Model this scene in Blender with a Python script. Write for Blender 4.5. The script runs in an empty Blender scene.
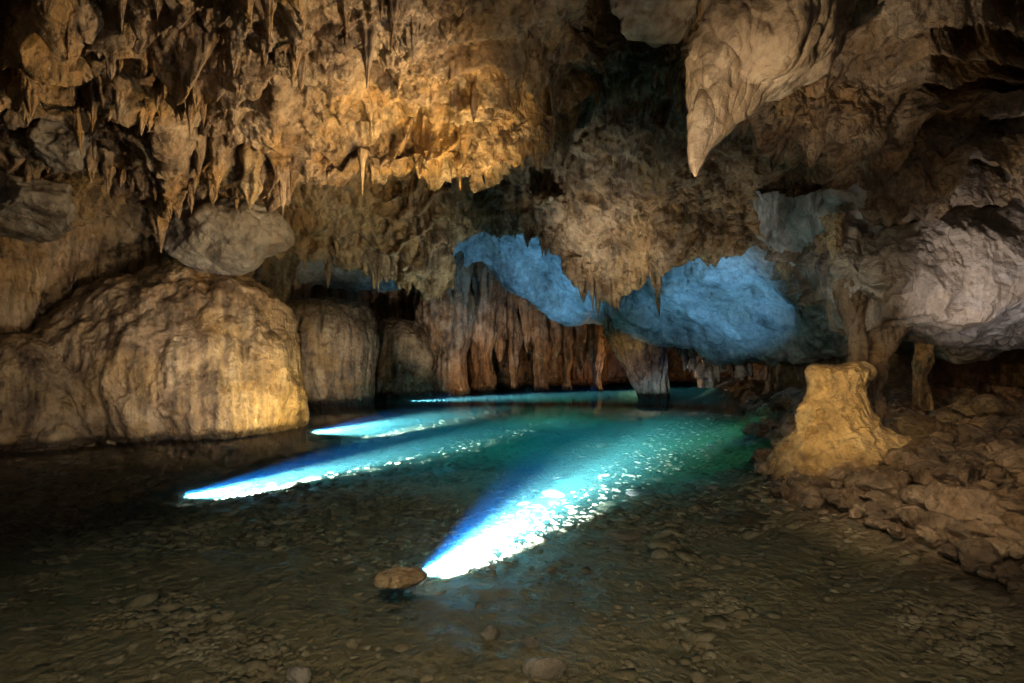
import bpy, math, random
import numpy as np
from mathutils import Vector

F = 568.9; HZ = 350.0; CX = 512.0; EYE = 1.6
rnd = random.Random(7)
f32 = np.float32
scene = bpy.context.scene
COL = scene.collection

def at(px, py, Y):
    return ((px-CX)/F*Y, Y, EYE+(HZ-py)/F*Y)

# ------------------------------------------------------------------ noise
def _h(ix, iy, iz, seed):
    h = (ix.astype(np.uint32)*np.uint32(374761393) ^ iy.astype(np.uint32)*np.uint32(668265263)
         ^ iz.astype(np.uint32)*np.uint32(2147483647-58331)) + np.uint32(seed*7919+13)
    h = (h ^ (h >> np.uint32(13)))*np.uint32(1274126177)
    h = (h ^ (h >> np.uint32(15)))*np.uint32(2246822519)
    return h ^ (h >> np.uint32(16))

def gnoise(x, y, z, seed=0):
    x = x.astype(f32); y = y.astype(f32); z = z.astype(f32)
    fx = np.floor(x); fy = np.floor(y); fz = np.floor(z)
    ix = fx.astype(np.int64); iy = fy.astype(np.int64); iz = fz.astype(np.int64)
    dx = x-fx; dy = y-fy; dz = z-fz
    u = dx*dx*dx*(dx*(dx*6-15)+10); v = dy*dy*dy*(dy*(dy*6-15)+10); w = dz*dz*dz*(dz*(dz*6-15)+10)
    def g(a, b, c):
        h = _h(ix+a, iy+b, iz+c, seed)
        gx = (h & np.uint32(1023)).astype(f32)/f32(511.5)-1
        gy = ((h >> np.uint32(10)) & np.uint32(1023)).astype(f32)/f32(511.5)-1
        gz = ((h >> np.uint32(20)) & np.uint32(1023)).astype(f32)/f32(511.5)-1
        return gx*(dx-a)+gy*(dy-b)+gz*(dz-c)
    def lerp(p, q, t): return p+(q-p)*t
    r = lerp(lerp(lerp(g(0,0,0), g(1,0,0), u), lerp(g(0,1,0), g(1,1,0), u), v),
             lerp(lerp(g(0,0,1), g(1,0,1), u), lerp(g(0,1,1), g(1,1,1), u), v), w)
    return r*f32(1.3)

def fbm(x, y, z, oct=4, seed=0, gain=.5):
    r = 0; a = 1.0; s = 1.0
    for i in range(oct):
        r = r+a*gnoise(x*s, y*s, z*s, seed+i*11); a *= gain; s *= 2.03
    return r

def billow(x, y, z, oct=3, seed=0, gain=.5):
    """rounded bulges parted by sharp creases"""
    r = 0; a = 1.0; s = 1.0; n = 0
    for i in range(oct):
        r = r+a*np.sqrt(np.abs(gnoise(x*s, y*s, z*s, seed+i*7))+.004); n += a; a *= gain; s *= 2.1
    return r/n-.45

def cones(x, y, size, seed, rad=.6, power=1.3, density=.7):
    """depth (0..1) of pointed pendants scattered in plan"""
    X = x/size; Yv = y/size
    fx = np.floor(X).astype(np.int64); fy = np.floor(Yv).astype(np.int64)
    out = np.zeros(x.shape, f32)
    z0 = np.zeros(x.shape, np.int64)
    for a in (-1, 0, 1):
        for b in (-1, 0, 1):
            h = _h(fx+a, fy+b, z0, seed)
            qx = fx+a+(h & np.uint32(1023)).astype(f32)/1023
            qy = fy+b+((h >> np.uint32(10)) & np.uint32(1023)).astype(f32)/1023
            am = ((h >> np.uint32(20)) & np.uint32(1023)).astype(f32)/1023
            d = np.sqrt((X-qx)**2+(Yv-qy)**2)
            rr = rad*(.45+.55*am)
            k = np.clip(1-d/rr, 0, 1)**power*(.35+.65*am)*(am > 1-density)
            out = np.maximum(out, k.astype(f32))
    return out

def cells(x, y, z, size, seed):
    """3-D cell distance, 0 at the centre"""
    X = x/size; Y = y/size; Z = z/size
    fx = np.floor(X).astype(np.int64); fy = np.floor(Y).astype(np.int64); fz = np.floor(Z).astype(np.int64)
    d1 = np.full(x.shape, 9, f32)
    for a in (-1, 0, 1):
        for b in (-1, 0, 1):
            for c in (-1, 0, 1):
                h = _h(fx+a, fy+b, fz+c, seed)
                qx = fx+a+(h & np.uint32(1023)).astype(f32)/1023
                qy = fy+b+((h >> np.uint32(10)) & np.uint32(1023)).astype(f32)/1023
                qz = fz+c+((h >> np.uint32(20)) & np.uint32(1023)).astype(f32)/1023
                d1 = np.minimum(d1, ((X-qx)**2+(Y-qy)**2+(Z-qz)**2).astype(f32))
    return np.sqrt(d1)

# ------------------------------------------------------------------ mesh helpers
def grid_mesh(name, P, mat, wrap=False, smooth=True, parent=None):
    """P: (nv, nu, 3)"""
    nv, nu = P.shape[:2]
    me = bpy.data.meshes.new(name)
    idx = np.arange(nv*nu, dtype=np.int32).reshape(nv, nu)
    if wrap: idx = np.concatenate([idx, idx[:, :1]], 1)
    q = np.stack([idx[:-1, :-1], idx[:-1, 1:], idx[1:, 1:], idx[1:, :-1]], -1).reshape(-1, 4)
    me.vertices.add(nv*nu); me.vertices.foreach_set('co', P.astype(f32).ravel())
    me.loops.add(q.size); me.loops.foreach_set('vertex_index', q.ravel())
    me.polygons.add(len(q)); me.polygons.foreach_set('loop_start', np.arange(0, q.size, 4, dtype=np.int32))
    if smooth: me.polygons.foreach_set('use_smooth', np.ones(len(q), bool))
    me.update(calc_edges=True)
    if mat: me.materials.append(mat)
    o = bpy.data.objects.new(name, me); COL.objects.link(o)
    if parent: o.parent = parent
    return o

def tri_mesh(name, V, Fc, mat, smooth=True, parent=None):
    V = np.asarray(V, f32); Fc = np.asarray(Fc, np.int32); k = Fc.shape[1]
    me = bpy.data.meshes.new(name)
    me.vertices.add(len(V)); me.vertices.foreach_set('co', V.ravel())
    me.loops.add(Fc.size); me.loops.foreach_set('vertex_index', Fc.ravel())
    me.polygons.add(len(Fc)); me.polygons.foreach_set('loop_start', np.arange(0, Fc.size, k, dtype=np.int32))
    if smooth: me.polygons.foreach_set('use_smooth', np.ones(len(Fc), bool))
    me.update(calc_edges=True)
    if mat: me.materials.append(mat)
    o = bpy.data.objects.new(name, me); COL.objects.link(o)
    if parent: o.parent = parent
    return o

def normals(P, wrap=False):
    if wrap:
        du = np.roll(P, -1, 1)-np.roll(P, 1, 1)
    else:
        du = np.gradient(P, axis=1)
    dv = np.gradient(P, axis=0)
    n = np.cross(du, dv); l = np.linalg.norm(n, axis=-1, keepdims=True)
    return n/np.maximum(l, 1e-9)

def tag(o, label=None, cat=None, group=None, kind=None):
    if label: o['label'] = label
    if cat: o['category'] = cat; o['kind'] = 'thing'
    if group: o['group'] = group
    if kind: o['kind'] = kind
    return o

def catmull(C, ts):
    """C: (K, n, d) control curves, ts: parameters in 0..K-1"""
    K = C.shape[0]; out = []
    for t in ts:
        i = min(int(t), K-2); u = t-i
        p0 = C[max(i-1, 0)]; p1 = C[i]; p2 = C[i+1]; p3 = C[min(i+2, K-1)]
        m1 = (p2-p0)*.35; m2 = (p3-p1)*.35
        h = u*u*(3-2*u)
        out.append(p1*(1-h)+p2*h+m1*(u*(1-u)**2)-m2*(u*u*(1-u)))
    return np.array(out)

# ------------------------------------------------------------------ materials
def nt(name):
    m = bpy.data.materials.new(name); m.use_nodes = True
    t = m.node_tree; t.nodes.clear()
    return m, t

def rock_mat(name, c_dark, c_mid, c_light, c_accent, scale=1.0, rough=.55, bump=.5, accent=.45, streak=.5, spec=.35, silt=None, vary=0., tide=False):
    m, t = nt(name); N = t.nodes.new; L = t.links.new
    out = N('ShaderNodeOutputMaterial'); b = N('ShaderNodeBsdfPrincipled')
    geo = N('ShaderNodeNewGeometry')
    def noise(sc, det=6, rg=.6, vec=None, dist=0.):
        n = N('ShaderNodeTexNoise'); n.inputs['Scale'].default_value = sc*scale
        n.inputs['Detail'].default_value = det; n.inputs['Roughness'].default_value = rg
        n.inputs['Distortion'].default_value = dist
        L(vec or geo.outputs['Position'], n.inputs['Vector']); return n
    def ramp(src, stops):
        r = N('ShaderNodeValToRGB'); e = r.color_ramp.elements
        while len(e) < len(stops): e.new(.5)
        for i, (p, c) in enumerate(stops):
            e[i].position = p; e[i].color = (*c, 1) if len(c) == 3 else c
        L(src, r.inputs[0]); return r
    def mix(f, a, c, mode='MIX'):
        x = N('ShaderNodeMix'); x.data_type = 'RGBA'; x.blend_type = mode
        if isinstance(f, float): x.inputs[0].default_value = f
        else: L(f, x.inputs[0])
        for s, v in ((6, a), (7, c)):
            if isinstance(v, tuple): x.inputs[s].default_value = (*v, 1)
            else: L(v, x.inputs[s])
        return x.outputs[2]
    w = (1, 1, 1); k = (0, 0, 0)
    base = ramp(noise(1.3, 7, .7, dist=.3).outputs[0], [(.33, c_dark), (.47, c_mid), (.63, c_light)])
    pat = ramp(noise(.55, 5, .6, dist=1.2).outputs[0], [(.48, k), (.6, (accent,)*3)])
    c = mix(pat.outputs[0], base.outputs[0], c_accent)
    mp = N('ShaderNodeMapping'); mp.inputs['Scale'].default_value = (1, 1, .12); L(geo.outputs['Position'], mp.inputs[0])
    st = ramp(noise(5, 6, .6, mp.outputs[0]).outputs[0], [(.36, (1-streak,)*3), (.55, w)])
    c = mix(1.0, c, st.outputs[0], 'MULTIPLY')
    sp = ramp(noise(9, 5, .75).outputs[0], [(.36, (.3,)*3), (.5, w), (.7, (1.35,)*3)])
    c = mix(.4, c, sp.outputs[0], 'MULTIPLY')
    if vary:
        oi = N('ShaderNodeObjectInfo'); vr = N('ShaderNodeMapRange'); L(oi.outputs['Random'], vr.inputs[0]); vr.inputs[3].default_value = 1-vary; vr.inputs[4].default_value = 1+vary
        c = mix(1.0, c, vr.outputs[0], 'MULTIPLY')
    if tide:
        sz_ = N('ShaderNodeSeparateXYZ'); L(geo.outputs['Position'], sz_.inputs[0])
        ad_ = N('ShaderNodeMath'); ad_.operation = 'MULTIPLY_ADD'; L(noise(2.5, 4).outputs[0], ad_.inputs[0]); ad_.inputs[1].default_value = -.22; L(sz_.outputs[2], ad_.inputs[2])
        tr_ = N('ShaderNodeMapRange'); L(ad_.outputs[0], tr_.inputs[0]); tr_.inputs[1].default_value = -.03; tr_.inputs[2].default_value = .06
        c = mix(tr_.outputs[0], (.035, .022, .012), c)
    if silt:
        sx_ = N('ShaderNodeSeparateXYZ'); L(geo.outputs['Position'], sx_.inputs[0])
        zr = N('ShaderNodeMapRange'); L(sx_.outputs[2], zr.inputs[0]); zr.inputs[1].default_value = -.02; zr.inputs[2].default_value = -.1
        sl = ramp(noise(2.2, 5, .6).outputs[0], [(.35, tuple(v*.65 for v in silt)), (.6, silt)])
        c = mix(zr.outputs[0], c, sl.outputs[0])
    L(c, b.inputs['Base Color'])
    rr = N('ShaderNodeMapRange'); L(noise(3.0, 3).outputs[0], rr.inputs[0])
    rr.inputs[1].default_value = .35; rr.inputs[2].default_value = .65
    rr.inputs[3].default_value = max(.18, rough-.25); rr.inputs[4].default_value = min(1, rough+.2)
    L(rr.outputs[0], b.inputs['Roughness'])
    b.inputs['Specular IOR Level'].default_value = spec
    vo = N('ShaderNodeTexVoronoi'); vo.feature = 'F1'; vo.inputs['Scale'].default_value = 8*scale
    ds = N('ShaderNodeVectorMath'); ds.operation = 'MULTIPLY_ADD'
    nz = noise(3, 2); L(nz.outputs[1], ds.inputs[0]); ds.inputs[1].default_value = (.3, .3, .3); L(geo.outputs['Position'], ds.inputs[2])
    L(ds.outputs[0], vo.inputs['Vector'])
    b1 = N('ShaderNodeBump'); b1.inputs['Distance'].default_value = .22; b1.inputs['Strength'].default_value = bump
    L(noise(6, 6, .72).outputs[0], b1.inputs['Height'])
    b2 = N('ShaderNodeBump'); b2.inputs['Distance'].default_value = .09; b2.inputs['Strength'].default_value = bump*.7
    L(vo.outputs[0], b2.inputs['Height']); L(b1.outputs[0], b2.inputs['Normal'])
    b3 = N('ShaderNodeBump'); b3.inputs['Distance'].default_value = .05; b3.inputs['Strength'].default_value = bump*streak
    L(noise(14, 2, .6, mp.outputs[0]).outputs[0], b3.inputs['Height']); L(b2.outputs[0], b3.inputs['Normal'])
    L(b3.outputs[0], b.inputs['Normal'])
    L(b.outputs[0], out.inputs[0])
    return m

M_ceil = rock_mat('ceiling_rock', (.1,.062,.036), (.25,.17,.105), (.44,.34,.24), (.45,.26,.08), accent=.6, spec=.6, rough=.4, bump=.7)
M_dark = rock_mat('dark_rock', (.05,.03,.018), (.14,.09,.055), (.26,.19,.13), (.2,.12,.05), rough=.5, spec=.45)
M_pale = rock_mat('pale_smooth_rock', (.08,.065,.055), (.22,.185,.16), (.38,.34,.31), (.27,.19,.11), bump=.5, streak=.4, scale=.9, accent=.6)
M_gb = rock_mat('grey_brown_rock', (.07,.058,.047), (.17,.15,.13), (.27,.25,.225), (.2,.14,.08), bump=.5, streak=.3, accent=.5)
M_grey = rock_mat('grey_smooth_rock', (.1,.1,.1), (.3,.3,.3), (.48,.48,.48), (.24,.21,.17), bump=.4, streak=.25, scale=.9, accent=.5)
M_horn = rock_mat('horn_rock', (.13,.09,.06), (.3,.22,.15), (.46,.37,.27), (.36,.25,.14), bump=.35, streak=.15, scale=.8, accent=.5, rough=.5)
M_flow = rock_mat('flowstone', (.09,.055,.03), (.25,.17,.1), (.4,.3,.19), (.4,.25,.09), streak=.65, rough=.42, spec=.5, bump=.6, tide=True)
M_wall = rock_mat('wall_rock', (.05,.028,.015), (.17,.1,.055), (.3,.22,.15), (.25,.12,.04), streak=.75, rough=.5, tide=True)
M_ochre = rock_mat('ochre_rock', (.14,.085,.035), (.32,.22,.11), (.46,.37,.24), (.42,.3,.14), accent=.6, streak=.25, rough=.4, spec=.6, bump=.7, scale=1.1)
M_shore = rock_mat('shore_rock', (.045,.032,.02), (.13,.095,.06), (.27,.21,.14), (.17,.11,.055), rough=.38, spec=.6, streak=.1, bump=.6, scale=1.4, vary=.35)
M_ground = rock_mat('ground_rock', (.04,.028,.017), (.11,.08,.05), (.22,.17,.11), (.15,.1,.05), rough=.45, spec=.5, streak=.1, bump=.6, scale=1.4, silt=(.23,.18,.1))
M_bed = rock_mat('bed_stone', (.1,.075,.05), (.24,.2,.15), (.42,.38,.32), (.26,.2,.13), rough=.7, streak=0., scale=2.2, bump=.4)
M_peb = rock_mat('pebble_stone', (.1,.078,.045), (.17,.135,.085), (.3,.26,.19), (.2,.15,.085), rough=.75, streak=0., scale=3, bump=.2, spec=.2)

def simple(name, col, rough=.5, metal=0., emit=None, es=0):
    m, t = nt(name); b = t.nodes.new('ShaderNodeBsdfPrincipled'); o = t.nodes.new('ShaderNodeOutputMaterial')
    b.inputs['Base Color'].default_value = (*col, 1); b.inputs['Roughness'].default_value = rough; b.inputs['Metallic'].default_value = metal
    if emit:
        b.inputs['Emission Color'].default_value = (*emit, 1); b.inputs['Emission Strength'].default_value = es
    n = t.nodes.new('ShaderNodeTexNoise'); n.inputs['Scale'].default_value = 40
    bp = t.nodes.new('ShaderNodeBump'); bp.inputs['Strength'].default_value = .15
    t.links.new(n.outputs[0], bp.inputs['Height']); t.links.new(bp.outputs[0], b.inputs['Normal'])
    t.links.new(b.outputs[0], o.inputs[0]); return m
M_metal = simple('lamp_metal', (.08,.08,.085), .35, .9)
M_lens = simple('lamp_lens', (.8,.85,.9), .2, 0, (.75,.88,1), 60)

# ------------------------------------------------------------------ ceiling sheets
def ucoords(fine=(-60, 1084), step=1.15, wide=(-420, 1450)):
    a = np.arange(fine[0], fine[1], step)
    l = fine[0]-np.cumsum(np.geomspace(step, 30, 34)); l = l[l > wide[0]][::-1]
    r = fine[1]+np.cumsum(np.geomspace(step, 30, 34)); r = r[r < wide[1]]
    return np.concatenate([l, a, r])

def sheet(name, cols, counts, mat, u, jag=0., seed=0, fn=None):
    """cols: [(px, [(py, Y) ...]) ...] profiles from the near top down to the lip, then back up into the recess"""
    cols = sorted(cols); cp = np.array([c[0] for c in cols], float)
    K = len(cols[0][1])
    C = np.zeros((K, len(u), 2))
    for k in range(K):
        for j in (0, 1):
            C[k, :, j] = np.interp(u, cp, [c[1][k][j] for c in cols])
    # to world
    W = np.zeros((K, len(u), 3))
    W[..., 1] = C[..., 1]; W[..., 0] = (u[None]-CX)/F*C[..., 1]; W[..., 2] = EYE+(HZ-C[..., 0])/F*C[..., 1]
    ts = [0.]
    for k, c in enumerate(counts): ts += list(k+np.arange(1, c+1)/c)
    ts = np.minimum(ts, K-1-1e-6)
    P = catmull(W, ts)
    n = normals(P)
    # normals should face the room: down or towards the camera
    s = np.sign(n[..., 2:3]*-1 + n[..., 1:2]*-1); n = n*np.where(s == 0, 1, s)
    P = fn(P, n, np.array(ts))
    return grid_mesh(name, P, mat), P

def rough_fn(lump=.35, bill=.3, flute=.05, s1=.5, s2=.35, fine=.05, seed=0, mask=None, cell=.0, bs=.75, thin=.25, ter=.0, tf=1.5, sl=.35):
    def fn(P, n, ts):
        x, y, z = P[..., 0], P[..., 1], P[..., 2]
        wx = x+.35*gnoise(x*.7, y*.7, z*.7, seed+90); wy = y+.35*gnoise(x*.7, y*.7, z*.7, seed+91)
        d = lump*fbm(x*.45, y*.45, z*.45, 3, seed+1)
        d += bill*billow(wx*bs, wy*bs, z*bs*.6, 4, seed+2, .55)
        if cell: d += cell*(.5-cells(wx, wy, z*.7, .9, seed+3))
        d += fine*fbm(x*5, y*5, z*4, 3, seed+4)
        if ter:
            pit = np.clip(gnoise(x*1.1, y*1.1, z*1.1, seed+21)*1.6+.4, 0, 1)
            d += pit*.2*billow(wx*3.3, wy*3.3, z*2.2, 3, seed+22, .6)
            d -= .22*np.clip(gnoise(x*2.1, y*2.1, z*1.7, seed+23)-.28, 0, 1)*3
        if flute:
            fm = np.clip(.5+1.6*gnoise(x*.6, y*.6, z*.6, seed+8), 0, 1)
            d += flute*fm*(billow(wx*4.2, wy*4.2, z*.5, 2, seed+5)*2)
        lip = 1.
        if ter:
            q = -z*tf*.75+y*tf*.35+sl*x+2.4*gnoise(x*.5, y*.5, z*.3, seed+12)+.7*gnoise(x*1.6, y*1.6, z*.8, seed+13)
            fr = q-np.floor(q); fr = np.where(fr < .86, (fr/.86)**1.6, (1-fr)/.14)
            tm = np.clip(.5+1.5*gnoise(x*.5, y*.5, z*.5, seed+14), .15, 1)
            d = d+ter*tm*(fr-.4); lip = .35+.65*fr
        Q = P+n*d[..., None]
        m = mask(ts)[:, None] if mask else 1.
        x, y = Q[..., 0]+.05*gnoise(x*5, y*5, z*3, seed+70), Q[..., 1]+.05*gnoise(x*5, y*5, z*3, seed+71)
        clus = np.clip(.55+1.5*gnoise(x*.45, y*.45, x*0+seed, seed+6), 0, 1)
        c1 = cones(x, y, .62, seed+7, .62, .95, .75)
        c2 = cones(x, y, thin, seed+17, .62, .85, .8)
        Q[..., 2] -= m*lip*(s1*c1*clus+s2*c2*(.25+.75*clus)*(.4+.6*np.clip(c1*2, 0, 1)))
        return Q
    return fn

u_all = ucoords()
lipmask = lambda a, b: (lambda ts: np.clip((ts-a)/(b-a), 0, 1)*np.clip((4.6-ts), 0, 1)*.85+.15)

c1 = []
for px, ly, lY in [(-420,40,7), (0,72,7.3), (30,90,7.4), (50,94,7.4), (66,80,7.4), (105,78,7.5), (118,92,7.5), (140,72,7.5), (165,76,7.5), (200,82,7.5), (240,92,7.6), (270,86,7.6), (330,78,7.8), (400,40,7.6), (450,15,7.5), (520,-20,7.3), (600,-50,7), (1450,-150,6.5)]:
    c1.append((px, [(ly-900, 2.6), (ly-330, 4.2), (ly-130, 5.8), (ly-45, lY-.7), (ly, lY), (ly-45, lY+1.1), (ly-300, lY+2.2)]))
cave1, P1 = sheet('cave_ceiling', c1, (30, 80, 190, 190, 60, 30), M_ceil, u_all, fn=rough_fn(seed=3, s1=.6, s2=.36, ter=.5, tf=2.6, lump=.45, bill=.5, mask=lambda ts: np.clip((ts-.8)/1.5, .15, 1), flute=.08))
tag(cave1, kind='structure')

c2 = []
L2 = [(-420,170,8.6), (0,176,8.8), (28,180,8.9), (60,166,9), (110,168,9.1), (135,182,9.2), (150,196,9.3), (165,214,9.4), (182,190,9.4), (190,180,9.5), (240,196,9.7), (275,204,9.8), (300,186,10),
      (345,184,10.1), (400,176,10.2), (450,172,10.2), (478,176,10.2), (500,162,10.1), (530,150,10), (572,142,9.8), (588,104,9.6), (602,64,9.5), (640,46,9.4), (668,58,9.2), (690,84,9), (740,118,8.8),
      (800,160,8.5), (860,190,8.2), (905,222,8.3), (1024,212,8.2), (1450,190,8)]
for px, ly, lY in L2:
    r = min(1, max(0, (px-560)/200))
    c2.append((px, [(ly-420, 5.0), (ly-260, 6.2), (ly-140, 7.4), (ly-55, lY-.75), (ly, lY), (ly-50, lY+1.2), (ly-260, lY+2.8)]))
cave2, P2 = sheet('cave_ceiling', c2, (40, 90, 170, 210, 60, 30), M_ceil, u_all, fn=rough_fn(seed=31, s1=.65, s2=.36, ter=.55, tf=2.6, lump=.45, bill=.55, mask=lambda ts: np.clip((ts-1.2)/2, .25, 1), flute=.1))
tag(cave2, kind='structure')

c3 = []
for px, ly, lY in [(-420,230,10.5), (0,232,10.8), (60,226,11), (110,220,11.4), (160,235,12), (200,252,12.5), (250,262,13.5), (280,250,14), (320,262,14.4), (345,272,14.6), (372,276,14.8), (400,282,14.8), (436,288,14.8), (446,270,14.9),
                   (455,240,15), (480,226,15), (512,232,14.5), (540,238,14), (560,258,13.7), (575,282,13.5), (610,300,13.3), (640,290,13), (665,272,12.6), (700,258,12.2), (760,250,11.8), (800,262,11.2), (825,270,10.8), (850,240,10.4), (900,190,10), (1450,150,10)]:
    c3.append((px, [(ly-330, lY-3.4), (ly-190, lY-2.4), (ly-90, lY-1.2), (ly-35, lY-.45), (ly, lY), (ly-30, lY+1.2), (ly-130, lY+3)]))
cave3, P3 = sheet('rock_overhang', c3, (20, 60, 160, 170, 60, 30), M_flow, u_all, fn=rough_fn(seed=57, s1=.3, s2=.2, lump=.28, bill=.45, ter=.3, tf=1.6, sl=.2, flute=.16, mask=lambda ts: np.clip((ts-1.2)/2, .3, 1), thin=.3))
tag(cave3, 'brown fluted rock overhang in the middle of the cave, hanging before the blue lit vault', 'rock overhang')

c4 = []
for px, ly, lY in [(-420,280,14), (150,285,16), (250,290,18), (380,285,20), (450,276,20.5), (480,262,20.5), (500,276,20.6), (520,292,20.6), (560,312,20.5), (600,324,20), (640,342,18.6), (700,350,17.2), (760,362,15.8), (800,364,14.6), (840,352,13.2), (900,340,12.5), (1450,340,12)]:
    c4.append((px, [(ly-170, lY-5), (ly-130, lY-4.2), (ly-90, lY-3), (ly-45, lY-1.3), (ly, lY), (ly-4, lY+1.6), (ly-80, lY+4.5)]))
cave4, P4 = sheet('rock_vault', c4, (15, 40, 90, 120, 60, 30), M_grey, u_all[(u_all > 120) & (u_all < 875)], fn=rough_fn(seed=77, s1=.0, s2=.0, lump=.5, bill=.4, flute=0., fine=.05, bs=.6))
tag(cave4, 'smooth grey rock vault lit blue, low over the far end of the pool', 'rock vault')

c5 = []
for px, ly, lY in [(770,280,12.5), (800,285,11.2), (818,305,9.6), (834,326,9.1), (862,338,9), (880,342,8.8), (930,346,8.6), (965,350,8.5), (1000,338,8.4), (1030,328,8.3), (1450,250,8)]:
    ty = 215 if px < 900 else 190
    c5.append((px, [(ty-30, lY+1.1), (ty-10, lY-.1), (ty+45, lY-.9), (ly-28, lY-.8), (ly, lY), (ly-4, lY+1.6), (ly-20, lY+4), (ly-90, lY+6)]))
cave5, P5 = sheet('rock_overhang', c5, (20, 60, 120, 80, 60, 40, 10), M_pale, u_all[(u_all > 770)], fn=rough_fn(seed=97, s1=.05, s2=.0, lump=.3, bill=.32, ter=.18, tf=1.3, sl=-.3, flute=.02, fine=.015, bs=.5))
tag(cave5, 'smooth pale rock overhang above the dark crevice and the boulder bank', 'rock overhang')

# ------------------------------------------------------------------ walls
def wall(name, plan, z0, z1, nu, nv, mat, seed, lab, lean=0., amp=1.):
    plan = np.array(plan, float)
    C = plan[:, None, :]
    ts = np.linspace(0, len(plan)-1.0001, nu)
    base = catmull(C, ts)[:, 0]
    z = np.linspace(z0, z1, nv)
    P = np.zeros((nv, nu, 3)); P[..., 0] = base[None, :, 0]; P[..., 1] = base[None, :, 1]; P[..., 2] = z[:, None]
    n = normals(P)
    cen = np.array([0., 12., 1.5]); s = np.sign(((cen-P)*n).sum(-1, keepdims=True)); n *= s
    x, y, zz = P[..., 0], P[..., 1], P[..., 2]
    P += n*(lean*np.clip(zz, 0, 9)[..., None])
    wz = zz+.3*gnoise(x, y, zz, seed+9)
    d = .5*fbm(x*.4, y*.4, zz*.25, 3, seed)+.4*billow(x*.9, y*.9, wz*.35, 3, seed+1)
    d += .28*billow(x*3.1, y*3.1, wz*.3, 2, seed+2)+.06*fbm(x*4, y*4, zz*3, 3, seed+3)
    # drip edges: streamers that end at uneven heights
    st = gnoise(x*2.6, y*2.6, x*0, seed+5)*1.4+1.9+.5*gnoise(x*.6, y*.6, x*0, seed+6)
    d += .22*np.clip((zz-st)*3, 0, 1)
    d -= .18*np.clip((.18-np.abs(zz-.12))/.18, 0, 1)
    o = grid_mesh(name, P+n*(d*amp)[..., None], mat)
    tag(o, lab, 'cave wall'); return o
wall('cave_wall', [(-13,-2), (-10.9,4), (-10.1,7.2), (-9.6,9.8), (-9.2,11.2), (-8.6,13), (-7.6,16), (-7.2,19)], -1, 7.5, 620, 300, M_flow, 210, 'brown flowstone wall at the water edge, with a dark pitted hollow, beside the big dome', lean=.06)
wall('cave_wall', [(-8,17.5), (-7.2,20), (-5.8,22.6), (-3.9,24.0), (-1.5,25.0), (1.5,25.6), (4,25.6), (5.0,27.5), (7.5,29), (10.5,27), (10,22), (9,18), (8.2,15.6)], -1, 8, 900, 260, M_wall, 230, 'dark rusty brown back wall of dripstone at the far end of the pool')
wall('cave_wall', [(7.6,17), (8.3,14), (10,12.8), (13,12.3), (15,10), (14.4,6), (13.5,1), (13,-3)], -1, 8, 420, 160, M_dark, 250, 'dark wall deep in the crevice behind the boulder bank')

# ------------------------------------------------------------------ ground
shore_pts = np.array([(2.6, 3.3), (3.05, 3.6), (3.64, 3.45), (4.2, 3.4), (5.2, 3.3), (6.0, 3.15), (6.9, 3.05), (8.2, 3.7), (9.1, 4.2), (11.4, 5.0), (16.5, 6.5), (22, 8.5), (32, 10)])
left_pts = np.array([(2., -9.3), (8.7, -7.9), (9.6, -7.0), (10.4, -6.6), (12, -6.9), (18, -6.7), (23, -5.4), (25, -4), (32, -4)])
def ground_z(X, Y):
    sx = np.interp(Y, shore_pts[:, 0], shore_pts[:, 1])+.16*gnoise(X*1.2, Y*1.2, X*0, 400)
    dr = X-sx
    lx = np.interp(Y, left_pts[:, 0], left_pts[:, 1]); dl = lx-X
    deep = .26+.5*np.clip((Y-4)/9, 0, 1)
    zz = -deep*(1-np.exp(-np.clip(-np.maximum(dr, dl), 0, 9)*.9))
    up = np.clip(dr, 0, 20); zz = zz+np.where(dr > 0, .42*(1-np.exp(-up*.8))+.05*up, 0)
    return zz, dr
uu = np.concatenate([np.linspace(-420, -45, 30), np.arange(-40, 1070, 1.7), np.linspace(1080, 1700, 40)])
yy = 1/np.linspace(1/1.0, 1/30., 620)
yy = np.concatenate([np.geomspace(1.0, 2.3, 30)[:-1], 1/np.linspace(1/2.3, 1/31., 520)])
Pg = np.zeros((len(yy), len(uu), 3)); Pg[..., 0] = (uu[None]-CX)/F*yy[:, None]; Pg[..., 1] = yy[:, None]
X, Y = Pg[..., 0], Pg[..., 1]
gz, dr = ground_z(X, Y)
land = np.clip(dr*2.5+.5, 0, 1)
wxx = X+.12*gnoise(X*3, Y*3, X*0, 410); wyy = Y+.12*gnoise(X*3, Y*3, X*0, 411)
zc = wxx*0
bump = (.55-cells(wxx, wyy, zc, .55, 412))*.34+(.5-cells(wxx, wyy, zc, .21, 413))*.12
Pg[..., 2] = gz+land*(bump+.12*fbm(X*.9, Y*.9, zc, 4, 414))+(1-land)*(.05*fbm(X*1.3, Y*1.3, zc, 4, 415)+(.5-cells(wxx, wyy, zc, .1, 416))*(.001+.014*np.clip((Y-5)/3, 0, 1)))
tag(grid_mesh('ground', Pg, M_ground), kind='structure')
tag(bpy.data.objects['ground'], kind='structure')

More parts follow.
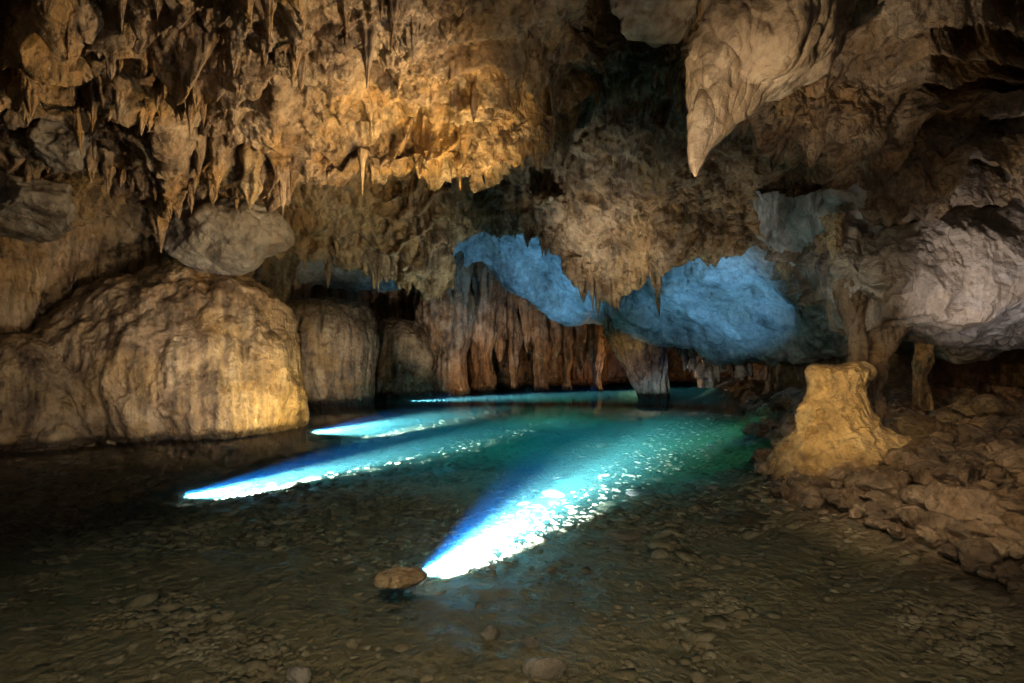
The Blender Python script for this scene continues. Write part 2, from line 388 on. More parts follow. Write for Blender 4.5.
# ------------------------------------------------------------------ lathe forms
def ring_form(name, levels, Y, mat, seed, nu=220, nv=260, depth=1., lump=.12, bill=.12, flute=.06, fine=.02, lab=None, cat=None, parent=None, Yoff=0., fscale=3.0, jag=0.):
    """levels: [(py, centre px, half width px)] top to bottom at distance Y; a closed turned mass with folds"""
    lv = np.array(levels, float); k = len(lv)
    C = np.zeros((k, 1, 4))
    for i, (py, c, r) in enumerate(lv):
        C[i, 0] = ((c-CX)/F*Y, Y+Yoff*i/(k-1), EYE+(HZ-py)/F*Y, r/F*Y)
    ts = np.linspace(0, k-1.0001, nv)
    c = catmull(C, ts)[:, 0]; c[:, 3] = np.maximum(c[:, 3], .004)
    a = np.linspace(0, 2*np.pi, nu, endpoint=False)
    P = np.zeros((nv, nu, 3))
    P[..., 0] = c[:, 0:1]+c[:, 3:4]*np.cos(a); P[..., 1] = c[:, 1:2]+c[:, 3:4]*np.sin(a)*depth; P[..., 2] = c[:, 2:3]
    n = normals(P, True); cc = np.stack([c[:, 0], c[:, 1], c[:, 2]], -1)[:, None]
    s = np.sign(((P-cc)*n).sum(-1, keepdims=True)); s[s == 0] = 1; n *= s
    x, y, z = P[..., 0], P[..., 1], P[..., 2]
    edge = np.clip(c[:, 3:4]/max(c[:, 3].max(), .01)*3, .1, 1)
    wz = z+.07*gnoise(x*1.5, y*1.5, z*1.5, seed+9)
    d = lump*fbm(x*.9, y*.9, z*.6, 3, seed)+bill*billow(x*1.3, y*1.3, wz*.6, 3, seed+1)
    d += flute*2*np.clip(1.15-np.abs(n[..., 2])*1.3, 0, 1)*billow(x*fscale, y*fscale, wz*.35*fscale/3, 2, seed+2)+fine*fbm(x*6, y*6, z*5, 3, seed+3)
    P = P+n*(d*edge)[..., None]
    if jag:
        P[..., 2] -= jag*cones(P[..., 0], P[..., 1], .3, seed+5, .6, 1.2, .9)*np.clip((ts/(k-1)-.5)*2.5, 0, 1)[:, None]
    o = grid_mesh(name, P, mat, wrap=True, parent=parent)
    # caps
    if lab: tag(o, lab, cat)
    return o

ring_form('flowstone_dome', [(268,192,3), (270,194,36), (278,190,60), (292,183,84), (314,175,107), (345,167,128), (375,167,133), (405,168,134), (430,171,131), (448,169,133), (470,169,133)],
          11.9, M_flow, 500, 420, 320, depth=.75, lump=.25, bill=.26, flute=.1, fscale=3.6, lab='huge rounded flowstone dome glowing golden at its foot in the water', cat='flowstone')
ring_form('flowstone_dome', [(299,325,3), (301,325,30), (308,325,44), (325,325,50), (345,326,52), (370,326,50), (392,326,46), (402,326,44), (415,326,44)],
          18.2, M_flow, 520, 240, 220, lump=.12, bill=.15, flute=.12, lab='grey brown flowstone drum with a cracked top, standing behind the big dome', cat='flowstone')
ring_form('flowstone_mound', [(318,398,4), (322,400,18), (335,400,28), (352,402,34), (372,404,38), (390,405,42), (405,405,42)],
          21.5, M_flow, 540, 160, 160, lump=.2, bill=.2, flute=.05, lab='dark brown flowstone mound at the back water edge, between drum and skull shaped column', cat='flowstone')
ring_form('dripstone_column', [(230,445,32), (265,444,30), (290,443,27), (305,444,30), (325,444,29), (340,446,24), (360,448,17), (378,448,18), (395,448,22), (405,448,22)],
          21, M_wall, 560, 180, 220, lump=.2, bill=.3, flute=.12, lab='skull shaped dripstone column bulging at mid height, left of the back wall', cat='column')
bpy.data.objects['dripstone_column']['label'] = 'skull shaped dripstone column bulging at mid height beside the back wall'
ring_form('dripstone_column', [(240,480,18), (290,482,15), (330,482,12), (360,482,10), (380,484,12), (400,484,14)],
          23, M_wall, 570, 120, 180, lump=.15, bill=.2, flute=.1, lab='thin dark dripstone column against the back wall next to the skull shaped one', cat='column')
ring_form('dripstone_drapery', [(290,628,26), (315,630,27), (335,632,29), (352,640,26), (370,646,21), (385,650,17), (396,652,15), (410,652,15)],
          19.5, M_flow, 580, 200, 220, lump=.15, bill=.2, flute=.2, lab='fluted dripstone drapery tapering down to the water below the blue vault', cat='drapery')

ring_form('flowstone_mound', [(334,10,4), (338,10,34), (350,8,52), (375,8,66), (400,10,74), (430,14,84), (456,18,92), (480,20,96)],
          9.9, M_flow, 545, 260, 200, depth=.6, lump=.2, bill=.25, flute=.04, lab='low smooth brown mound at the water edge between pitted wall and huge dome', cat='flowstone')
for k, (px, top, bot, r) in enumerate([(500,270,362,9), (514,268,388,7), (527,276,352,8), (541,270,392,9), (556,280,360,8), (568,280,390,6), (581,290,372,9), (596,296,392,8), (690,345,372,7), (705,345,388,8), (722,350,372,7), (742,352,380,9)]):
    m_ = (top+bot)/2; Yd = 23.2 if px < 620 else 21
    ring_form('dripstone_column', [(top-14,px,r*1.6), (top+8,px+1,r*1.25), (m_-14,px-1,r*.85), (m_+10,px+1,r*(.8+.3*(k % 2))), (bot-14,px,r*.6), (bot,px,r*(.9 if bot > 380 else .15))], Yd, M_wall, 700+k*11, 60, 110, lump=.12, bill=.25, flute=.12,
              lab='slender brown dripstone hanging before the rusty back wall' if px < 620 else 'dark dripstone hanging over the black hollow past the drapery', cat='column')
    o = [q for q in bpy.data.objects if q.name.startswith('dripstone_column')][-1]
    o['group'] = 'dripstones of the back wall' if px < 620 else 'dripstones of the black hollow'
# the stump on the bank
st = ring_form('stalagmite_stump', [(366,839,2), (366.5,839,16), (368,839,24), (371,840,27), (376,840,27), (384,838,24), (393,837,23.5), (402,837,27), (411,836,33), (424,840,41), (435,846,50), (447,857,68), (458,862,80), (472,868,97), (488,866,103), (510,866,105)],
          7.0, M_ochre, 600, 420, 420, depth=.8, lump=.14, bill=.28, flute=.03, fine=.05, lab='stout flat topped stalagmite stump lit golden on the rocky bank', cat='stalagmite')

# columns and sheets behind the stump
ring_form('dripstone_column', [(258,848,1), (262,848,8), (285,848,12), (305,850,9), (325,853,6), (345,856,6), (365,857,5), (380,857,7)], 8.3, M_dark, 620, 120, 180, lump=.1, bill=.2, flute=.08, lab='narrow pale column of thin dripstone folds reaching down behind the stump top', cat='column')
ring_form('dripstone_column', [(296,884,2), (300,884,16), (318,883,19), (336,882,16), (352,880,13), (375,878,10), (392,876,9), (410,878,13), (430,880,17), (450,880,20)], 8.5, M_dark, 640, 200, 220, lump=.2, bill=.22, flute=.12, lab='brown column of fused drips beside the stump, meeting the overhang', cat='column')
ring_form('dripstone_column', [(322,925,1), (328,925,9), (350,924,7), (362,922,9), (375,920,6), (388,921,7), (396,922,8), (410,922,9)], 9.0, M_flow, 660, 90, 140, lump=.06, bill=.1, flute=.05, lab='small slim pale column at the mouth of the dark crevice', cat='column')

# great hanging horn
ring_form('stalactite', [(-90,785,120), (-30,783,90), (0,781,76), (22,777,77), (42,768,76), (60,758,71), (76,744,58), (92,726,39), (116,715,29), (136,706,20), (152,699,12), (166,696,7), (177,695.5,1)],
          6.3, M_horn, 680, 380, 340, depth=.75, lump=.2, bill=.3, flute=.02, fine=.02, lab='giant horn shaped pale stalactite, the largest, curving to a point from the roof', cat='stalactite')

# ------------------------------------------------------------------ boulders
def ico(sub=4):
    import bmesh
    bm = bmesh.new(); bmesh.ops.create_icosphere(bm, subdivisions=sub, radius=1)
    V = np.array([v.co[:] for v in bm.verts]); Fc = np.array([[v.index for v in f.verts] for f in bm.faces]); bm.free()
    return V, Fc
IV4, IF4 = ico(4); IV5, IF5 = ico(5); IV6, IF6 = ico(6); IV1, IF1 = ico(1); IV2, IF2 = ico(2)

def rockshape(V, seed, rough=.3, flat=0, planes=7):
    r = np.random.RandomState(seed)
    P = V.copy()
    # cut by soft planes for facets
    for i in range(planes):
        d = r.normal(size=3); d /= np.linalg.norm(d); h = r.uniform(.62, .9)
        s = P@d; ex = np.clip(s-h, 0, None)
        P -= d[None]*(ex*.93)[:, None]
    x, y, z = V[:, 0]+seed*3.1, V[:, 1], V[:, 2]
    P *= (1+rough*fbm(x*1.1, y*1.1, z*1.1, 4, seed)+rough*.5*billow(x*2, y*2, z*2, 2, seed+3))[:, None]
    return P

def boulder(name, loc, size, seed, mat, lab, cat='boulder', group=None, rough=.3, V=IV5, Fc=IF5, rot=0, planes=7):
    P = rockshape(V, seed, rough, planes=planes)*np.array(size)
    o = tri_mesh(name, P, Fc, mat); o.location = loc; o.rotation_euler = (0, 0, rot)
    return tag(o, lab, cat, group)

def px_boulder(name, px, py, w, h, Y, seed, mat, lab, cat='boulder', d=None, **k):
    return boulder(name, at(px, py, Y), (w/2/F*Y, (d or w/2/F*Y), h/2/F*Y), seed, mat, lab, cat, **k)

px_boulder('hanging_rock', 22, 210, 125, 66, 9.2, 5, M_gb, 'long grey rock slab hanging low above the pitted wall', 'hanging rock', V=IV6, Fc=IF6, rough=.22)
px_boulder('hanging_rock', 228, 236, 112, 76, 11.6, 8, M_gb, 'big round grey rock hanging just over the top of the huge dome', 'hanging rock', V=IV6, Fc=IF6, rough=.22, planes=3)
px_boulder('hanging_rock', 66, 146, 60, 56, 8.6, 12, M_gb, 'small angular pale grey block set in the dark ceiling', 'hanging rock', rough=.3, planes=9)
px_boulder('hanging_rock', 655, 10, 90, 56, 7.2, 15, M_horn, 'broad pale rock knob on the roof beside the giant horn', 'hanging rock', rough=.3)
px_boulder('hanging_rock', 556, 206, 44, 30, 13.0, 16, M_flow, 'brown rounded rock knob above the vault where the fluted overhang begins', 'hanging rock', rough=.35)
px_boulder('hanging_rock', 838, 245, 40, 34, 8.8, 19, M_flow, 'small cream knob at the corner of blue vault and pale overhang', 'hanging rock', rough=.4)

# oval stone out of the water, before the brightest beam
bs = boulder('oval_stone', (at(401, 574, 4.0)[0], 4.0, .0), (.19, .13, .055), 31, M_ochre, 'flat oval brown stone breaking the water before the brightest beam', 'stone', rough=.12, planes=2, rot=.35)

# ------------------------------------------------------------------ shore rocks
rr = np.random.RandomState(11)
named = [(990,541,34,32,'rounded tan boulder at the water edge, ringed by dark gravel'),
         (955,478,62,38,'broad dark boulder just behind the small rocks at the bank edge'),
         (905,462,44,30,'smooth brown boulder resting against the foot of the stump'),
         (1003,512,56,30,'flat topped brown boulder above the rounded tan one'),
         (1006,462,50,26,'long slab like boulder low on the open bank under the pale overhang'),
         (880,500,32,20,'pale rounded rock at the corner of the bank nearest the stump'),
         (851,508,22,14,'small reddish rock touching the water in front of the stump')]
for i, (px, py, w, h, lab) in enumerate(named):
    for Yt in np.linspace(2.5, 14, 400):
        p = at(px, py+h*.35, Yt); g, _ = ground_z(np.array([p[0]]), np.array([p[1]]))
        if p[2] <= g[0]+.02: break
    px_boulder('boulder', px, py, w*.85, h*.95, Yt+.1, 40+i, M_shore, lab, rough=.25, V=IV5, Fc=IF5)
protos = []
for k in range(9):
    P = rockshape(IV4, 70+k, .22, planes=13)
    me = tri_mesh('boulder', P, IF4, M_shore); protos.append(me.data); bpy.data.objects.remove(me)
n = 0; tries = 0; placed = []
while n < 280 and tries < 9000:
    tries += 1
    Yb = 1/rr.uniform(1/14., 1/3.3); pxx = rr.uniform(700, 1060); Xb = (pxx-CX)/F*Yb
    g, d_ = ground_z(np.array([Xb]), np.array([Yb])); d_ = d_[0]
    if d_ < -.12: continue
    if abs(Xb-4.2) < .9 and abs(Yb-7) < .7: continue
    s = 1.1*rr.uniform(.05, .17)*(1+.09*Yb)*(.6 if d_ < .25 else 1)*rr.choice([.7, 1, 1.5], p=[.5, .35, .15])
    if any((Xb-a)**2+(Yb-b)**2 < ((s+c)*.62)**2 for a, b, c in placed): continue
    placed.append((Xb, Yb, s))
    o = bpy.data.objects.new('boulder', protos[rr.randint(9)]); COL.objects.link(o)
    o.location = (Xb, Yb, g[0]+s*.12+.06); o.scale = (s*rr.uniform(.8, 1.35), s*rr.uniform(.8, 1.2), s*rr.uniform(.5, .85))
    o.rotation_euler = (rr.uniform(-.3, .3), rr.uniform(-.3, .3), rr.uniform(0, 6.3))
    if Yb > 8.5 and Xb < 7.2 and d_ < 1.9: gp, lb = 'rocks on the low spit', 'brown weathered rock heaped on the low spit behind the stump'
    elif d_ < .45: gp, lb = 'small rocks at the water edge', 'small wet brown rock in the belt along the water edge'
    else: gp, lb = 'boulders of the bank', 'dark brown boulder lying among others on the dim upper bank'
    tag(o, lb, 'rock' if 'belt' in lb else 'boulder', gp); n += 1

# ------------------------------------------------------------------ pebbles of the bed
def bedz(X, Y): return ground_z(X, Y)[0]
r2 = np.random.RandomState(5); N = 26000
py_ = r2.uniform(1/26., 1/2.3, N*2); Yp = 1/py_; pxp = r2.uniform(-30, 1050, N*2); Xp = (pxp-CX)/F*Yp
zb, drr = ground_z(Xp, Yp); pm = gnoise(Xp*.9, Yp*.9, Xp*0, 431)+.35*gnoise(Xp*3, Yp*3, Xp*0, 432); keep = ((pm > .32) | (Yp > 5.5) | (r2.uniform(0, 1, N*2) < .07)) & (drr < -.02) & (Xp > np.interp(Yp, left_pts[:, 0], left_pts[:, 1])); Xp, Yp, zb = Xp[keep][:N], Yp[keep][:N], zb[keep][:N]; N = len(Xp)
sz = np.exp(r2.normal(-3.85, .5, N))*(.75+.07*Yp)
base = [rockshape(IV1, 200+k, .35, planes=4) for k in range(12)]
Vs = []; Fs = []; nb = len(IV1)
ang = r2.uniform(0, 6.28, N); tl = r2.uniform(-.35, .35, N); sx = r2.uniform(.8, 1.5, N); szz = r2.uniform(.2, .45, N)
for k in range(12):
    idx = np.arange(k, N, 12); B = base[k]
    x = B[None, :, 0]*(sz*sx)[idx, None]; y = B[None, :, 1]*sz[idx, None]; z = B[None, :, 2]*(sz*szz)[idx, None]+x*tl[idx, None]
    c, s = np.cos(ang[idx])[:, None], np.sin(ang[idx])[:, None]
    V = np.stack([x*c-y*s+Xp[idx, None], x*s+y*c+Yp[idx, None], z+(zb+sz*(.2-.32*np.clip((5.5-Yp)/2, 0, 1)*r2.uniform(.2, 1, N)))[idx, None]], -1)
    off = sum(len(v) for v in Vs)
    Vs.append(V.reshape(-1, 3)); Fs.append((IF1[None]+(np.arange(len(idx))*nb)[:, None, None]+off).reshape(-1, 3))
o = tri_mesh('pebbles', np.concatenate(Vs), np.concatenate(Fs), M_peb); tag(o, kind='stuff')
o['label'] = 'grey brown pebbles covering the bed of the pool'

def bed_y(py, dpt=.3): return (EYE+dpt)*F/(py-HZ)
for i, (px, py, w, h, lab) in enumerate([
        (490,635,20,17,'small pale rounded pebble alone on the dim bed in front'),
        (545,669,46,16,'long flat pale stone near the frame edge, below the pebbles'),
        (531,644,18,12,'small flat tan stone between the pale round pebble and the long stone'),
        (744,519,58,16,'large dark flat stone lying under water off the stump'),
        (642,494,30,10,'pale turquoise lit slab on the bed past the brightest beam'),
        (708,488,24,8,'pale slab under water nearer the stump than its twin'),
        (622,536,36,9,'pale bluish flat stone close to the brightest beam'),
        (298,676,30,14,'ochre stone dimly seen at the bottom of the murky shallows')]):
    Yb = bed_y(py, .26)
    for _ in range(4):
        Xb = (px-CX)/F*Yb; Yb = bed_y(py, -float(ground_z(np.array([Xb]), np.array([Yb]))[0][0])-.03)
    Xb = (px-CX)/F*Yb; zz = float(ground_z(np.array([Xb]), np.array([Yb]))[0][0])
    boulder('submerged_stone', (Xb, Yb, zz+.035), (w/2/F*Yb, w/2/F*Yb*.6, .05+.02*(w > 40)), 300+i, M_shore if 'dark' in lab else M_pale, lab, 'stone', rough=.15, V=IV4, Fc=IF4, planes=3, rot=r2.uniform(-.4, .4))

# ------------------------------------------------------------------ individual stalactites
def stal_mesh(seed, kind):
    r = np.random.RandomState(seed); nu, nv = 28, 44
    t = np.linspace(0, 1, nv); a = np.linspace(0, 2*np.pi, nu, endpoint=False)
    pw = r.uniform(.75, 1.3)
    rad = (1-t)**pw*.9+.12*(1-t)+.1*np.clip(1-t*4, 0, 1)
    if kind == 1: rad = np.minimum(rad*1.2, .55+.1*np.sin(t*9+seed))*np.clip((1-t)*6, 0, 1)**.5
    rad = rad*(1+.12*np.sin(t*r.uniform(8, 16)+r.uniform(0, 6)))
    cx = .12*np.sin(t*r.uniform(1, 3)+r.uniform(0, 6)); cy = .12*np.sin(t*r.uniform(1, 3)+r.uniform(0, 6))
    P = np.zeros((nv, nu, 3)); A = a[None]; T = t[:, None]
    fl = 1+.16*np.cos(A*r.randint(3, 6)+T*2+r.uniform(0, 6))+.1*np.cos(A*r.randint(7, 11)+r.uniform(0, 6))+.4*gnoise(np.cos(A)*2+T*0, np.sin(A)*2+T*0, T*5+A*0, seed)
    P[..., 0] = cx[:, None]+rad[:, None]*fl*np.cos(A); P[..., 1] = cy[:, None]+rad[:, None]*fl*np.sin(A); P[..., 2] = -T+0*A
    return P
SM = {}
def smesh(k, mat):
    key = (k, mat.name)
    if key not in SM:
        o = grid_mesh('stalactite', stal_mesh(900+k, k % 3 == 2), mat, wrap=True); SM[key] = o.data; bpy.data.objects.remove(o)
    return SM[key]
def proj(P): return CX+F*P[..., 0]/P[..., 1], HZ-F*(P[..., 2]-EYE)/P[..., 1]
def hang(P, rows, pxs, lens, rads, mat, lab, group, seed, zone=None, pale=0):
    r = np.random.RandomState(seed); QX, QY = proj(P); made = 0
    for px in pxs:
        j0 = int(np.argmin(np.abs(QX[rows[1]]-px)))
        lo, hi = rows
        i = r.randint(lo, hi) if zone is None else lo+int(np.argmax(QY[lo:hi, j0]))
        if zone is not None: i = max(lo, i-r.randint(0, zone+1))
        p = P[i, j0]; L = r.uniform(*lens)*r.choice([.6, 1, 1.4], p=[.4, .4, .2]); R = r.uniform(*rads)*(.6+.4*L/lens[1])
        o = bpy.data.objects.new('stalactite', smesh(r.randint(12), mat)); COL.objects.link(o)
        o.location = (p[0], p[1]+R*.4, p[2]+L*.3+.05); o.scale = (R, R, L*1.3)
        o.rotation_euler = (r.uniform(-.08, .08), r.uniform(-.08, .08), r.uniform(0, 6.3))
        tag(o, lab, 'stalactite', group); made += 1
    return made
R_ = np.random.RandomState(77)
def jit(a, b, n): return np.sort(R_.uniform(a, b, n))
hang(P1, (230, 480), jit(20, 240, 26), (.25, .5), (.06, .12), M_ceil, 'stalactite in the dim brown rows over the grey hanging slab and angular block', 'stalactites over the grey slab', 1, zone=60)
hang(P1, (110, 440), jit(90, 560, 50), (.25, .6), (.07, .14), M_ceil, 'stalactite on the fluted roof face above the golden ledge', 'stalactites of the high roof', 2)
hang(P2, (330, 500), jit(290, 570, 44), (.14, .36), (.04, .08), M_ceil, 'short stalactite fringing the brightly lit golden ledge', 'stalactites of the golden ledge', 3, zone=30)
hang(P2, (250, 500), jit(20, 290, 40), (.25, .6), (.07, .14), M_ceil, 'brown stalactite in the cluster above the huge dome', 'stalactites above the huge dome', 4, zone=70)
hang(P2, (160, 460), jit(300, 590, 34), (.22, .5), (.06, .13), M_ceil, 'stalactite on the golden roof face over the middle of the pool', 'stalactites over the pool', 5)
hang(P3, (180, 400), jit(290, 450, 16), (.25, .6), (.08, .16), M_flow, 'brown stalactite of the overhang before the skull shaped column', 'stalactites before the skull shaped column', 6, zone=60)
hang(P3, (180, 400), jit(512, 660, 24), (.3, .7), (.08, .15), M_flow, 'tan stalactite in the fluted band above the blue vault', 'stalactites above the blue vault', 7, zone=90)
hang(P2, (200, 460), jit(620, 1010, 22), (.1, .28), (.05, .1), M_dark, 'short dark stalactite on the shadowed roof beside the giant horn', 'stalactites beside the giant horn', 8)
hang(P4, (200, 300), jit(655, 790, 16), (.25, .55), (.1, .17), M_wall, 'rusty stalactite in the row over the black hollow past the blue vault', 'stalactites over the black hollow', 9, zone=10)
# single ones that stand out
def single(px, py0, py1, w, Y, mat, lab, k):
    o = bpy.data.objects.new('stalactite', smesh(k, mat)); COL.objects.link(o)
    o.location = at(px, py0, Y); o.scale = (w/2/F*Y, w/2/F*Y, (py1-py0)/F*Y); tag(o, lab, 'stalactite')
single(367, 28, 90, 15, 6.6, M_horn, 'single slender pale stalactite standing out on the brown roof', 0)
single(362, 150, 198, 8, 9.9, M_horn, 'tiny pale tip hanging lowest under the golden ledge', 3)
single(218, 120, 194, 26, 9.0, M_ceil, 'wide fluted brown stalactite above the big round hanging rock', 4)
single(252, 140, 212, 34, 9.3, M_ochre, 'broad stubby golden stalactite, widest of the cluster over the dome', 5)
single(282, 165, 218, 12, 9.5, M_horn, 'thin pinkish stalactite just beside the broad golden one', 6)
single(160, 180, 254, 26, 10, M_ceil, 'stout torn stalactite reaching down between grey slab and round hanging rock', 7)
single(238, 60, 100, 13, 7.3, M_ceil, 'single clean brown spike among the high roof rows', 9)
single(836, 215, 280, 18, 8.2, M_ochre, 'cream drip running down at the corner of the pale overhang', 10)
single(898, 268, 320, 12, 8.0, M_ochre, 'ochre drip hanging on the face of the pale overhang', 1)

# ------------------------------------------------------------------ water
def water_mat():
    m, t = nt('pool_water'); N = t.nodes.new; L = t.links.new
    out = N('ShaderNodeOutputMaterial'); mx = N('ShaderNodeMixShader'); tr = N('ShaderNodeBsdfTransparent'); gl = N('ShaderNodeBsdfGlossy')
    fr = N('ShaderNodeFresnel'); fr.inputs[0].default_value = 1.25
    gl.inputs['Roughness'].default_value = .06
    tr.inputs[0].default_value = (.97, .99, .99, 1)
    geo = N('ShaderNodeNewGeometry'); mp = N('ShaderNodeMapping'); mp.inputs['Scale'].default_value = (1, 1.6, 1); L(geo.outputs['Position'], mp.inputs[0])
    nz = N('ShaderNodeTexNoise'); nz.inputs['Scale'].default_value = 3.5; nz.inputs['Detail'].default_value = 3; L(mp.outputs[0], nz.inputs['Vector'])
    bp = N('ShaderNodeBump'); bp.inputs['Distance'].default_value = .02; bp.inputs['Strength'].default_value = .25
    L(nz.outputs[0], bp.inputs['Height']); L(bp.outputs[0], gl.inputs['Normal']); L(bp.outputs[0], fr.inputs['Normal'])
    L(fr.outputs[0], mx.inputs[0]); L(tr.outputs[0], mx.inputs[1]); L(gl.outputs[0], mx.inputs[2]); L(mx.outputs[0], out.inputs[0])
    v = N('ShaderNodeVolumeAbsorption'); v.inputs['Color'].default_value = (.35, .86, .84, 1); v.inputs['Density'].default_value = .25
    s = N('ShaderNodeVolumeScatter'); s.inputs['Color'].default_value = (.3, .9, .85, 1); s.inputs['Density'].default_value = .14; s.inputs['Anisotropy'].default_value = .3
    ad = N('ShaderNodeAddShader'); L(v.outputs[0], ad.inputs[0]); L(s.outputs[0], ad.inputs[1]); L(ad.outputs[0], out.inputs[1])
    return m
wv = [(-20,-4,0),(22,-4,0),(22,34,0),(-20,34,0),(-20,-4,-2.2),(22,-4,-2.2),(22,34,-2.2),(-20,34,-2.2)]
wo = tri_mesh('water', wv, [(0,1,2,3),(7,6,5,4),(0,4,5,1),(1,5,6,2),(2,6,7,3),(3,7,4,0)], water_mat(), smooth=False)
tag(wo, kind='structure')

# ------------------------------------------------------------------ lights
LG = 1.0
def spot(loc, to, power, col, size=60, blend=.6, rad=.1):
    l = bpy.data.lights.new('lamp_or_fill_light', 'SPOT'); l.energy = power*LG; l.color = col; l.spot_size = math.radians(size); l.spot_blend = blend; l.shadow_soft_size = rad
    o = bpy.data.objects.new('lamp_or_fill_light', l); COL.objects.link(o); o.location = loc
    o.rotation_euler = (Vector(to)-Vector(loc)).to_track_quat('-Z', 'Y').to_euler(); return o
def point(loc, power, col, rad=.3):
    l = bpy.data.lights.new('lamp_or_fill_light', 'POINT'); l.energy = power*LG; l.color = col; l.shadow_soft_size = rad
    o = bpy.data.objects.new('lamp_or_fill_light', l); COL.objects.link(o); o.location = loc; return o

# submerged floodlights: fixtures + beams
def fixture(loc, aim, lab, s=1.):
    root = bpy.data.objects.new('underwater_lamp', None); COL.objects.link(root); root.location = loc
    d = Vector(aim)-Vector(loc); root.rotation_euler = d.to_track_quat('-Z', 'Y').to_euler()
    tag(root, lab, 'lamp')
    a = np.linspace(0, 2*np.pi, 28, endpoint=False)
    def lathe(nm, prof, m):
        P = np.zeros((len(prof), 28, 3))
        for i, (r, z) in enumerate(prof): P[i, :, 0] = r*s*np.cos(a); P[i, :, 1] = r*s*np.sin(a); P[i, :, 2] = z*s
        return grid_mesh(nm, P, m, wrap=True, parent=root)
    lathe('housing', [(.001,.11), (.03,.11), (.038,.1), (.04,.02), (.055,.015), (.06,-.02), (.06,-.03), (.052,-.03), (.05,-.012), (.001,-.01)], M_metal)
    lathe('lens', [(.001,-.018), (.03,-.019), (.049,-.014)], M_lens)
    lathe('bracket', [(.001,.13), (.015,.128), (.015,.1), (.001,.1)], M_metal)
def bpos(px, py, up=.1):
    Yb = bed_y(py, .4)
    for _ in range(6):
        Xb = (px-CX)/F*Yb; Yb = bed_y(py, -float(ground_z(np.array([Xb]), np.array([Yb]))[0][0])-up)
    Xb = (px-CX)/F*Yb
    return (Xb, Yb, float(ground_z(np.array([Xb]), np.array([Yb]))[0][0])+up)
W1 = (.78, .9, 1.); BL = (.02, .2, 1.); CY = (.03, .6, .62); GR = (.08, .8, .4)
beams = [((415,578), (655,452), 30000, 10.5, .14, 'submerged floodlight hidden behind the oval brown stone, casting the widest beam'),
         ((176,498), (600,408), 62000, 5.8, .14, 'submerged floodlight at the start of the longest beam, nearest the huge dome foot'),
         ((308,433), (470,411), 80000, 5, .35, 'submerged floodlight casting the short beam by the golden foot of the dome'),
         ((404,401.5), (545,397), 45000, 2.4, .62, 'submerged floodlight casting the thin beam along the far wall')]
for (a, b, pw, size, up, lab) in beams:
    p = bpos(*a, up=up); q = bpos(*b, up=up*.6 if up < .6 else .62) if up > .2 else bpos(*b, up=0)
    fixture((p[0], p[1], p[2]), q, lab, .55)
    d = Vector(q)-Vector(p); d.normalize(); src = Vector(p)+d*.08
    side = Vector((-d.y, d.x, 0)); Lb = (Vector(q)-Vector(p)).length
    def aim(dist, sd):
        v = src+d*dist+side*sd; v.z = float(ground_z(np.array([v.x]), np.array([v.y]))[0][0])+.02+(0 if up < .2 else up*.7 if up < .6 else up); return v
    spot(src, aim(min(1.3, Lb*.3), 0), pw*.75, W1, size*2.6, 1, .03)
    spot(src, aim(Lb*.6, 0), pw, W1, size, .7, .03)
    spot(src+Vector((0, 0, .02)), aim(Lb*.4, Lb*.05), pw*.15, (.02, .24, 1), size*2.5, 1, .03)
# unseen turquoise spots added above the pool to imitate the water's glow
for (x, y, z, pw, c, sz_) in [(-1.6, 13, 3.2, 300, CY, 84), (1.2, 13, 3.0, 480, CY, 92), (4.0, 13, 2.6, 330, GR, 80), (1.0, 8.8, 3.4, 330, (.03,.42,.55), 80), (-1.8, 10, 3.2, 190, (.04,.4,.6), 80), (3.0, 10, 2.6, 130, GR, 70), (1.5, 19, 2.2, 380, GR, 95), (-2.4, 18, 2.4, 160, CY, 90)]:
    spot((x, y, z), (x, y, 0), pw, c, sz_, 1, .3)

spot((4.1, 11.4, 1.2), (4.2, 12.2, 4), 26, (.2, .58, 1), 110, 1, .1)  # added blue fill, washes the overhang lip to blend it with the vault
spot((1.2, 13.2, 1.2), (1.0, 14.4, 4), 30, (.2, .58, 1), 110, 1, .1)  # added blue fill for the lip further left
WARM = (1, .64, .25); AMB = (1, .58, .26); NEU = (1, .84, .66)
spot((.3, 9.0, 2.6), (-1.9, 9.5, 4.6), 560, (1,.66,.27), 110, .9, .04)      # golden ledge
spot((-1.2, 9.2, 2.6), (-1.4, 9.5, 4.6), 380, (1, .66, .2), 90, .9, .04)
spot((.9, 6.9, 2.7), (-3.4, 8.0, 5.0), 640, (1, .7, .38), 86, .9, .04)
spot((-1.6, 8.4, .8), (-4.6, 9.6, 4.2), 230, (1, .74, .46), 66, .9, .04)
spot((2.0, 5.2, 2.6), (-1.5, 6.6, 5.4), 120, NEU, 100, .9, .06)
spot((-3.4, 10.4, .35), (-5.2, 11.4, .7), 190, (1, .72, .22), 110, .9, .05)                      # dome foot
spot((-2.6, 7.2, .4), (-6.8, 12, 1.8), 620, NEU, 50, .9, .06)
spot((-4.0, 5.6, .6), (-8.2, 10.4, 1.3), 230, (1,.86,.68), 60, .9, .06)
spot((.8, 10.2, 2.0), (1.9, 13.2, 6.0), 170, (.95,.9,.8), 60, .9, .06)          # unseen fill added to brighten the dark arch void
spot((-3.6, 13.5, .3), (-5.9, 18.2, 1.6), 300, NEU, 46, .9, .06)       # drum
spot((-1.6, 16, .3), (-2.7, 21, 2.4), 420, NEU, 44, .9, .06)         # skull column
spot((2.0, 14.5, .3), (4.1, 19.5, 1.4), 260, WARM, 26, .9, .06)        # drapery
spot((1.9, 4.7, 1.5), (4.0, 7.0, .8), 300, (1, .7, .26), 38, .9, .04)    # stump
spot((.2, 4.6, 1.2), (2.8, 6.3, 4.4), 560, (1,.78,.52), 40, .9, .06)           # horn
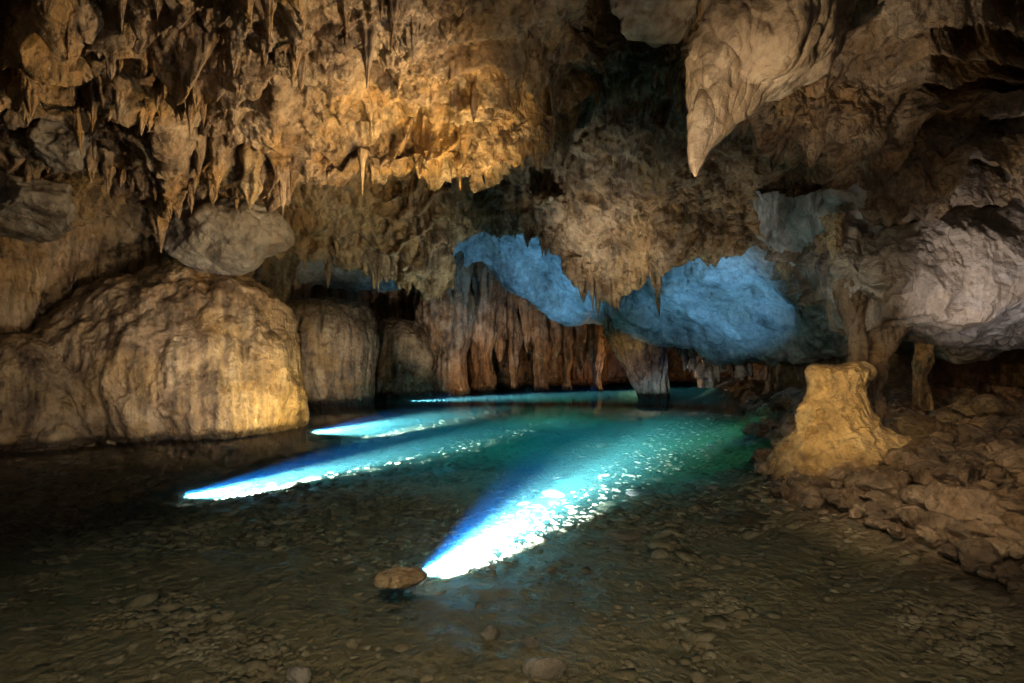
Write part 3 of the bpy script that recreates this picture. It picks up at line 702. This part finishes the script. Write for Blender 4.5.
spot((1.8, 16.4, .35), (.4, 19.4, 3.6), 560, (.19, .56, 1), 84, .9, .08)  # blue vault
spot((4.6, 13.0, .4), (5.0, 15.4, 3.8), 350, (.2, .58, 1), 96, .9, .08)
spot((6.0, 11.6, .6), (6.6, 13.6, 3.4), 210, (.28, .64, 1), 90, .9, .08)
spot((4.6, 6.0, 1.2), (7.2, 8, 3.1), 230, (.96, .92, .95), 60, .9, .06)   # pale overhang
spot((2.7, 6.2, 2.2), (5.2, 9.2, 2.6), 70, (.9, .95, .8), 50, .9, .06)
spot((.6, 9.5, .5), (2.3, 13, 4.1), 620, (1,.8,.56), 38, .9, .06)                # fluted band
spot((2.6, 9.0, .5), (4.0, 11.5, 3.6), 180, (1,.8,.56), 50, .9, .06)
spot((-.2, 11.5, .6), (-2.6, 14.6, 3.8), 360, (.9, .92, .74), 50, .9, .08)
spot((-1.5, 18, .3), (.2, 25, .9), 210, AMB, 80, .9, .06)              # back wall
spot((-1, 19, .5), (.5, 25, 2.6), 240, (1,.8,.6), 60, .9, .06)
point((5.2, 22.5, .5), 120, AMB, .15)
spot((1.8, 3.4, 2.0), (5.2, 6.2, .3), 210, (1, .7, .42), 70, .9, .04)   # bank
spot((2.6, 5.5, 1), (6, 8.2, 4.4), 25, (1, .7, .45), 90, .9, .08)
spot((0, -.6, 3.2), (0, 4.6, 0), 450, (1, .76, .48), 105, 1, .4)         # unseen fill added above the camera to brighten the shallows
point((9, 10.5, 1.5), 2, (1, .4, .18), .2)
point((5.6, 8.6, 1.7), 14, WARM, .08)

# ------------------------------------------------------------------ world and camera
w = bpy.data.worlds.new('World'); scene.world = w; w.use_nodes = True
t = w.node_tree; bg = t.nodes['Background']; sk = t.nodes.new('ShaderNodeTexSky'); sk.sky_type = 'NISHITA'; sk.sun_disc = False
sk.sun_elevation = math.radians(25); sk.sun_rotation = math.radians(180)
t.links.new(sk.outputs[0], bg.inputs[0]); bg.inputs[1].default_value = .006

cam = bpy.data.cameras.new('camera'); co = bpy.data.objects.new('camera', cam); COL.objects.link(co)
cam.lens = 20; cam.sensor_width = 36; co.location = (0, 0, EYE); co.rotation_euler = (math.pi/2, 0, 0)
cam.shift_y = 8.5/1024; cam.clip_start = .05; cam.clip_end = 200
scene.camera = co
scene.view_settings.view_transform = 'Standard'; scene.view_settings.look = 'None'
scene.view_settings.exposure = .62; scene.view_settings.gamma = 1
scene.render.engine = 'CYCLES'
cy = scene.cycles; cy.max_bounces = 6; cy.diffuse_bounces = 2; cy.glossy_bounces = 2; cy.transparent_max_bounces = 8; cy.volume_bounces = 0
cy.use_denoising = True; cy.use_adaptive_sampling = True; cy.adaptive_threshold = .04; cy.adaptive_min_samples = 16; cy.sample_clamp_indirect = 4; cy.caustics_reflective = False; cy.caustics_refractive = False
cy.use_light_tree = True
